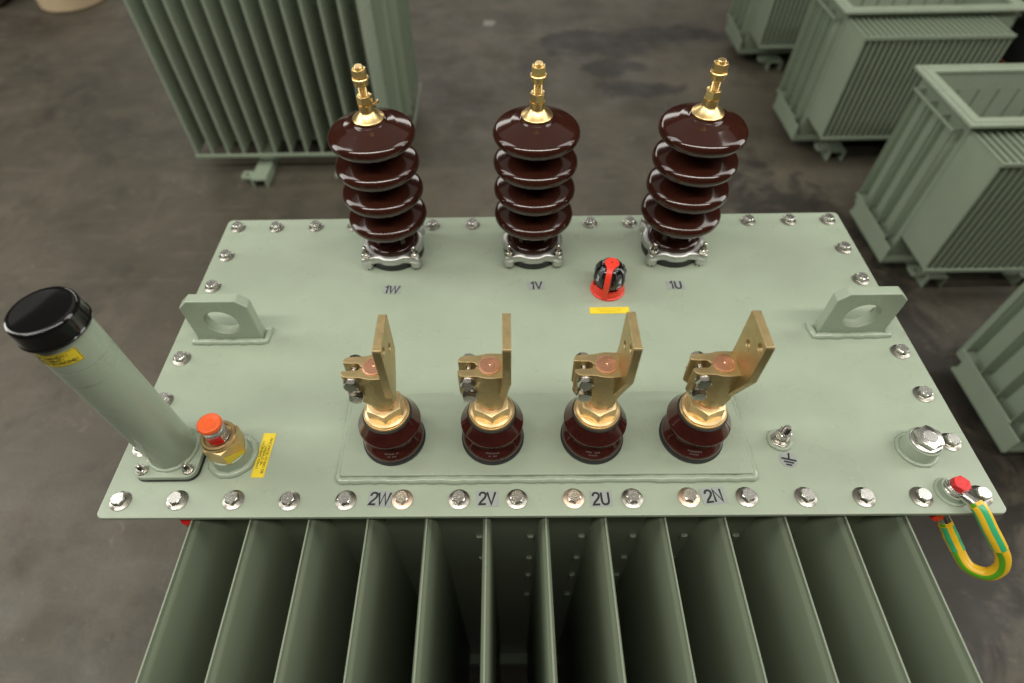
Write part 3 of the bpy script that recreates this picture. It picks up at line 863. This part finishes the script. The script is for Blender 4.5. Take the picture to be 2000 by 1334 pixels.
es = tpart("earthing_stud", bm, steel, loc=(EX, EY, 0), smooth=28)
es["label"] = "small steel earthing stud with two nuts above the round earth sticker"
bm = bmesh.new(); weld(bm, [(0.0165 * math.cos(R(t)), 0.0165 * math.sin(R(t)), 0.0010) for t in range(0, 360, 18)], 0.0035)
obj("weld_bead", bm, paint_weld, es, smooth=60)
bm = bmesh.new(); plate(bm, circ(0, 0, 0.0138, 40), 0.0003, 0.0006)
for (x0, x1, y0, y1) in ((-0.0014, 0.0014, 0.0019, 0.0115), (-0.0112, 0.0112, -0.0014, 0.0018), (-0.0076, 0.0076, -0.0060, -0.0032), (-0.0046, 0.0046, -0.0106, -0.0078)):
    box(bm, x0, x1, y0, y1, 0.0005, 0.0009, 1)
o_ = tpart("sticker", bm, [grey_sticker, ink], loc=(0.3825, 0.0875, 0), rot=(0, 0, R(-14)), smooth=0)
o_["label"] = "round grey sticker with the earth symbol"

# ---- plugged boss at the right
bm = bmesh.new()
lathe(bm, [(0.015, 0.0002), (0.0278, 0.0003), (0.0266, 0.0025), (0.0258, 0.0050), (0.0255, 0.0270), (0.0247, 0.0283), (0.015, 0.0285)], 64)
bo = tpart("plugged_boss", bm, paint, loc=(0.586, 0.103, 0), smooth=35)
bo["label"] = "round green boss with a big zinc hexagon plug at the lid's right"
bm = bmesh.new()
lathe(bm, [(0.010, 0.0287), (0.0225, 0.0287), (0.0229, 0.0294), (0.0228, 0.0312), (0.0218, 0.0320), (0.0195, 0.0330), (0.010, 0.0330)], 64)
hexa(bm, 0.0205, 0.0328, 0.0430, ang=0.35)
lathe(bm, [(0.0, 0.0431), (0.0090, 0.0431), (0.0094, 0.0434), (0.0100, 0.0434), (0.0104, 0.0428)], 40)
obj("hexagon_plug", bm, zinc, bo, smooth=24)
bm = bmesh.new(); weld(bm, [(0.0278 * math.cos(R(t)), 0.0278 * math.sin(R(t)), 0.0012) for t in range(0, 360, 15)], 0.0034)
obj("weld_bead", bm, paint_weld, bo, smooth=60)

# ---- earthing cable from the lid to the tank flange
cab = [(0.6175, 0.008, 0.0195), (0.6220, -0.004, 0.0170), (0.631, -0.022, 0.004), (0.6450, -0.039, -0.014), (0.659, -0.051, -0.034), (0.6650, -0.060, -0.058), (0.658, -0.061, -0.079), (0.641, -0.047, -0.087), (0.630, -0.019, -0.076), (0.6190, 0.000, -0.060), (0.6130, 0.009, -0.050)]
dense = spline(cab, 8)
bm = bmesh.new()
tube(bm, dense, 0.0096, 24, mat_fn=lambda u: 1 if (0.10 < u < 0.21) else 0)
ec = tpart("earthing_cable", bm, [cable_yellow, cable_green], smooth=40)
ec["label"] = "yellow and green earthing cable looped over the lid's front right corner"
stripes = lambda u: 1 if (u % 0.25) < 0.10 else 0
bm = bmesh.new(); tube(bm, dense[4:27], 0.0106, 32, mat_fn=stripes)
obj("heat_shrink_sleeve", bm, [sleeve_yellow, sleeve_green], ec, smooth=40)
bm = bmesh.new(); tube(bm, dense[62:77], lambda t: 0.0105 + (0.0006 if 0.35 < t < 0.55 else 0), 32, mat_fn=stripes)
obj("heat_shrink_sleeve", bm, [sleeve_yellow, sleeve_green], ec, smooth=40)
# lug on the lid: barrel + flattened eye
SXB, SYB = 0.606, 0.033
bm = bmesh.new()
plate(bm, circ(SXB, SYB, 0.0148, 32), 0.0140, 0.0172)
P_ = [(SXB + 0.004, SYB - 0.012, 0.0158), (SXB + 0.009, SYB - 0.020, 0.0172), (0.6190, 0.004, 0.0180), (0.6230, -0.0055, 0.0160)]
tube(bm, spline(P_, 4), lambda t: 0.0085 + 0.0008 * t, 20)
obj("cable_lug", bm, zinc, ec, smooth=35)
bm = bmesh.new()
lathe(bm, [(0.005, 0.0003), (0.0235, 0.0003), (0.0228, 0.0018), (0.0195, 0.0028), (0.0185, 0.0060), (0.0180, 0.0120), (0.005, 0.0120)], 48)
pad = tpart("earthing_pad", bm, paint_weld, loc=(SXB, SYB, 0), smooth=35)
bm = bmesh.new()
lathe(bm, [(0.005, 0.0122), (0.0155, 0.0122), (0.0158, 0.0130), (0.0150, 0.0138), (0.005, 0.0138)], 40)
lathe(bm, [(0.005, 0.0174), (0.0138, 0.0174), (0.0141, 0.0184), (0.0132, 0.0194), (0.005, 0.0194)], 40)
lathe(bm, [(0.005, 0.0196), (0.0126, 0.0196), (0.0129, 0.0206), (0.0120, 0.0216), (0.005, 0.0216)], 40)
obj("washer", bm, zinc, pad, smooth=30)
bm = bmesh.new(); hexa(bm, 0.0125, 0.0218, 0.0312, ang=0.25)
o_ = obj("earthing_screw", bm, red_paint, pad, smooth=24); o_["label"] = "hexagon screw painted red"
bm = bmesh.new()
P_ = [(0.6005, 0.030, -0.034), (0.6060, 0.020, -0.040), (0.6130, 0.009, -0.050), (0.6165, 0.0045, -0.0555)]
tube(bm, spline(P_, 4), lambda t: 0.0085 + 0.001 * t, 20)
obj("cable_lug", bm, zinc, ec, smooth=35)
for x in (-0.5535, 0.5935):
    bm = bmesh.new(); hexa(bm, 0.0095, 0, 0.010, ang=0.3)
    lathe(bm, [(0.004, -0.012), (0.0060, -0.012), (0.0060, 0.0), (0.004, 0.0)], 20)
    o_ = tpart("earthing_screw", bm, red_paint, loc=(x, 0.016, -0.036), rot=(R(75), 0, 0), smooth=24); o_["label"] = "red-painted screw peeping out under the lid"

# ------------------------------------------------------------------ same-model transformer behind at the left
def lugged_foot(bm, x, y0, y1, side, w=0.085, h=0.055):
    """channel runner open underneath, with a drilled lug standing out at its end"""
    box(bm, x - w / 2, x + w / 2, y0, y1, h - 0.010, h)
    box(bm, x - w / 2, x - w / 2 + 0.010, y0, y1, 0.001, h - 0.0105)
    box(bm, x + w / 2 - 0.010, x + w / 2, y0, y1, 0.001, h - 0.0105)
    lx0 = x + side * (w / 2 + 0.0005); lx1 = x + side * (w / 2 + 0.062)
    a_, b_ = sorted((lx0, lx1))
    plate(bm, rrect(a_, b_, y0 + 0.02, y0 + 0.085, 0.012), h - 0.0125, h - 0.0015, [circ((a_ + b_) / 2, y0 + 0.052, 0.014, 20)])
def corrugated_back_left():
    t = empty("transformer", (-1.275, 3.11, FLOOR), "tall finned green tank standing on the floor at the back left", "transformer")
    z0 = -FLOOR
    bm = bmesh.new(); box(bm, -0.61, 0.61, -0.30, 0.30, 0.06, 1.18); 
    box(bm, -0.56, 0.56, -0.302, -0.2995, 0.05, 0.12)
    obj("tank_body", bm, paint_dull, t, smooth=0, bevel=0.004)
    bm = bmesh.new(); plate(bm, rrect(-W2, W2, -0.341, 0.341, 0.01), z0 - 0.018, z0)
    obj("lid", bm, paint, t, bevel=0.0015)
    build_fins(t, FIN_N, FIN_X0 + 0.004, FIN_P, -0.302, 0.26, z0 - 0.021, 1.05, paint, 0.0065, 0.0036)
    for i in range(5):
        obj("cooling_fin", fin_bm(0.055, 1.00, z0 - 0.05), paint_dull, t, loc=(0.61, -0.21 + 0.105 * i, 0), rot=(0, 0, math.pi / 2), smooth=25)
        obj("cooling_fin", fin_bm(0.055, 1.00, z0 - 0.05), paint_dull, t, loc=(-0.61, -0.21 + 0.105 * i, 0), rot=(0, 0, -math.pi / 2), smooth=25)
    bm = bmesh.new(); box(bm, -0.545, 0.548, -0.572, -0.558, 0.112, 0.132); obj("tie_bar", bm, paint_dull, t, smooth=0, bevel=0.003)
    for s in (-1, 1):
        bm = bmesh.new(); box(bm, s * 0.672 - 0.004, s * 0.672 + 0.004, -0.25, 0.25, 0.09, 0.12); obj("tie_bar", bm, paint_dull, t, smooth=0, bevel=0.002)
    for x in (-0.175, 0.36):
        bm = bmesh.new(); lugged_foot(bm, x, -0.70, 0.45, -1); obj("foot", bm, paint_dull, t, smooth=0, bevel=0.003)
corrugated_back_left()

# ------------------------------------------------------------------ open tanks in a row at the right
def open_tank(loc, label):
    t = empty("transformer_tank", loc, label, "transformer tank", "open green transformer tanks standing in a row")
    L_ = 0.90; Dp = 0.473; zt = 0.80          # origin: front-left corner of the rim, on the floor
    bm = bmesh.new()
    x0, x1, y0, y1 = 0.039, L_ - 0.039, 0.035, Dp - 0.035
    box(bm, x0, x1, y0, y0 + 0.006, 0.10, zt - 0.013)
    box(bm, x0, x0 + 0.006, y0 + 0.0065, y1 - 0.0065, 0.10, zt - 0.013)
    box(bm, x1 - 0.006, x1, y0 + 0.0065, y1 - 0.0065, 0.10, zt - 0.013)
    box(bm, x0, x1, y1 - 0.006, y1, 0.10, zt - 0.013)
    box(bm, x0 + 0.0065, x1 - 0.0065, y0 + 0.0065, y1 - 0.0065, 0.101, 0.11)
    obj("tank_wall", bm, paint_dull, t, smooth=0, bevel=0.0015)
    bm = bmesh.new()                          # inner back face: panels between the fin slots, upper band plain
    yb = y1 - 0.0065
    box(bm, x0 + 0.007, x1 - 0.007, yb - 0.010, yb, zt - 0.090, zt - 0.014)
    xx = x0 + 0.007; 
    while xx < x1 - 0.02:
        xe = min(xx + 0.078, x1 - 0.007)
        box(bm, xx, xe, yb - 0.010, yb, 0.12, zt - 0.0905)
        xx = xe + 0.008
    obj("inner_lining", bm, paint, t, smooth=0)
    # rim flange with an inner step
    bm = bmesh.new()
    def frame(e0, e1, za, zb):
        plate(bm, rrect(e0, L_ - e0, e0, Dp - e0, 0.006, 3), za, zb, [list(reversed(rrect(e1, L_ - e1, e1, Dp - e1, 0.004, 3)))])
    frame(0.0, 0.056, zt - 0.012, zt)
    frame(0.018, 0.028, zt + 0.0004, zt + 0.004)
    obj("rim", bm, paint, t, smooth=30, bevel=0.0015)
    # front fins on two rows of tie bars
    n = 25; fx0 = 0.048; fp = 0.0288; fd = 0.215
    f = obj("cooling_fin", fin_bm(fd, 0.540, 0.757, 0.0052, 0.0042), paint_dull, t, loc=(fx0, y0, 0), smooth=25)
    for i in range(1, n):
        q = f.copy(); col.objects.link(q); q.parent = t; q.location.x = fx0 + fp * i
    for zz in (0.213, 0.750):
        bm = bmesh.new(); box(bm, fx0 - 0.006, fx0 + fp * (n - 1) + 0.006, y0 - fd - 0.008, y0 - fd - 0.0005, zz - 0.008, zz + 0.010); obj("tie_bar", bm, paint_dull, t, smooth=0, bevel=0.002)
    # web of the outermost fin: wide flat cheek
    # end fins
    for i in range(4):
        for s, xs in ((-1, x0), (1, x1)):
            obj("cooling_fin", fin_bm(0.045, 0.555, 0.743, 0.0065), paint_dull, t, loc=(xs, 0.067 + 0.104 * i, 0), rot=(0, 0, s * math.pi / 2), smooth=25)
    for zz in (0.190, 0.741):
        for xs in (x0 - 0.0515, x1 + 0.0455):
            bm = bmesh.new(); box(bm, xs, xs + 0.006, 0.058, 0.388, zz - 0.006, zz + 0.006); obj("tie_bar", bm, paint_dull, t, smooth=0, bevel=0.0015)
    # skirt along the ends
    for xs in (-0.012, L_ + 0.006):
        bm = bmesh.new(); box(bm, xs, xs + 0.006, -0.01, 0.353, 0.100, 0.183); obj("end_skirt", bm, paint_dull, t, smooth=0, bevel=0.0015)
        
    bm = bmesh.new(); box(bm, -0.005, L_ + 0.005, 0.0, Dp - 0.10, 0.085, 0.099); obj("base_plate", bm, paint_dull, t, smooth=0)
    for x in (0.238, L_ - 0.238):
        bm = bmesh.new(); lugged_foot(bm, x, -0.085, Dp + 0.06, -1, 0.092, 0.066); obj("foot", bm, paint_dull, t, smooth=0, bevel=0.003)
    return t
tank = open_tank((1.706, 1.655, FLOOR), "open green finned tank without lid, nearest the lid's back right corner")
for (x, y, lab) in ((1.620, 2.670, "open green finned tank standing just behind the nearest open tank"),
                    (1.590, 3.745, "open green finned tank farthest back, cut off at the photo's top edge"),
                    (1.735, 0.672, "finned tank beside the right lid edge, showing only its lower end corner")):
    q = copy_tree(tank); q.location = (x, y, FLOOR); q["label"] = lab

# ------------------------------------------------------------------ small background things
bm = bmesh.new(); lathe(bm, [(0.18, 0.0), (0.262, 0.002), (0.272, 0.012), (0.280, 0.40), (0.283, 0.402), (0.283, 0.42), (0.27, 0.42), (0.10, 0.418)], 64)
dr = empty("drum", (-3.80, 5.12, FLOOR), "beige round drum standing on the floor at the top left corner", "drum")
obj("drum_body", bm, cardboard, dr, smooth=40)
bm = bmesh.new(); lathe(bm, [(0.0, 0.4205), (0.289, 0.4205), (0.291, 0.424), (0.291, 0.445), (0.28, 0.448), (0.0, 0.448)], 64)
obj("drum_lid", bm, cardboard, dr, smooth=40)
cr = empty("crate", (-4.75, 5.25, FLOOR), "dark brown wooden crate at the far top left corner", "crate")
bm = bmesh.new()
for k in range(4): box(bm, -0.40, 0.40, -0.30, -0.28, 0.03 + 0.11 * k, 0.13 + 0.11 * k); box(bm, 0.38, 0.40, -0.279, 0.30, 0.03 + 0.11 * k, 0.13 + 0.11 * k)
box(bm, -0.39, 0.379, -0.279, 0.29, 0.02, 0.46)
obj("crate_side", bm, dark_wood, cr, smooth=0, bevel=0.004)
bm = bmesh.new(); box(bm, -0.39, 0.39, -0.29, 0.29, 0.4605, 0.475)
obj("crate_lid", bm, dark_wood, cr, smooth=0, bevel=0.004)
bn = empty("bin", (2.86, 2.80, FLOOR), "black bin beyond the right end of the second open tank", "bin")
bm = bmesh.new()
rings = [[(px * s, py * s, z) for px, py in rrect(-0.26, 0.26, -0.24, 0.24, 0.05)] for s, z in ((0.85, 0.0), (0.87, 0.02), (1.0, 0.70), (1.05, 0.70), (1.05, 0.74), (0.98, 0.74), (0.96, 0.70), (0.84, 0.03))]
rings_mesh(bm, rings); obj("bin_body", bm, dark_plastic, bn, smooth=35)
bm = bmesh.new(); rings = [[(px * s, py * s, z) for px, py in rrect(-0.26, 0.26, -0.24, 0.24, 0.05)] for s, z in ((0.965, 0.42), (0.975, 0.421), (0.985, 0.50), (0.97, 0.501))]
rings_mesh(bm, rings); obj("band", bm, rust_red, bn, smooth=35)
bm = bmesh.new(); plate(bm, [(-0.045, -0.05), (0.04, -0.055), (0.05, 0.045), (-0.04, 0.052)], 0.001, 0.004)
sc = obj("paper_scrap", bm, paper, smooth=0, loc=(-0.17, 4.50, FLOOR)); sc["label"] = "small pale paper scrap lying on the dark floor"; sc["category"] = "scrap"
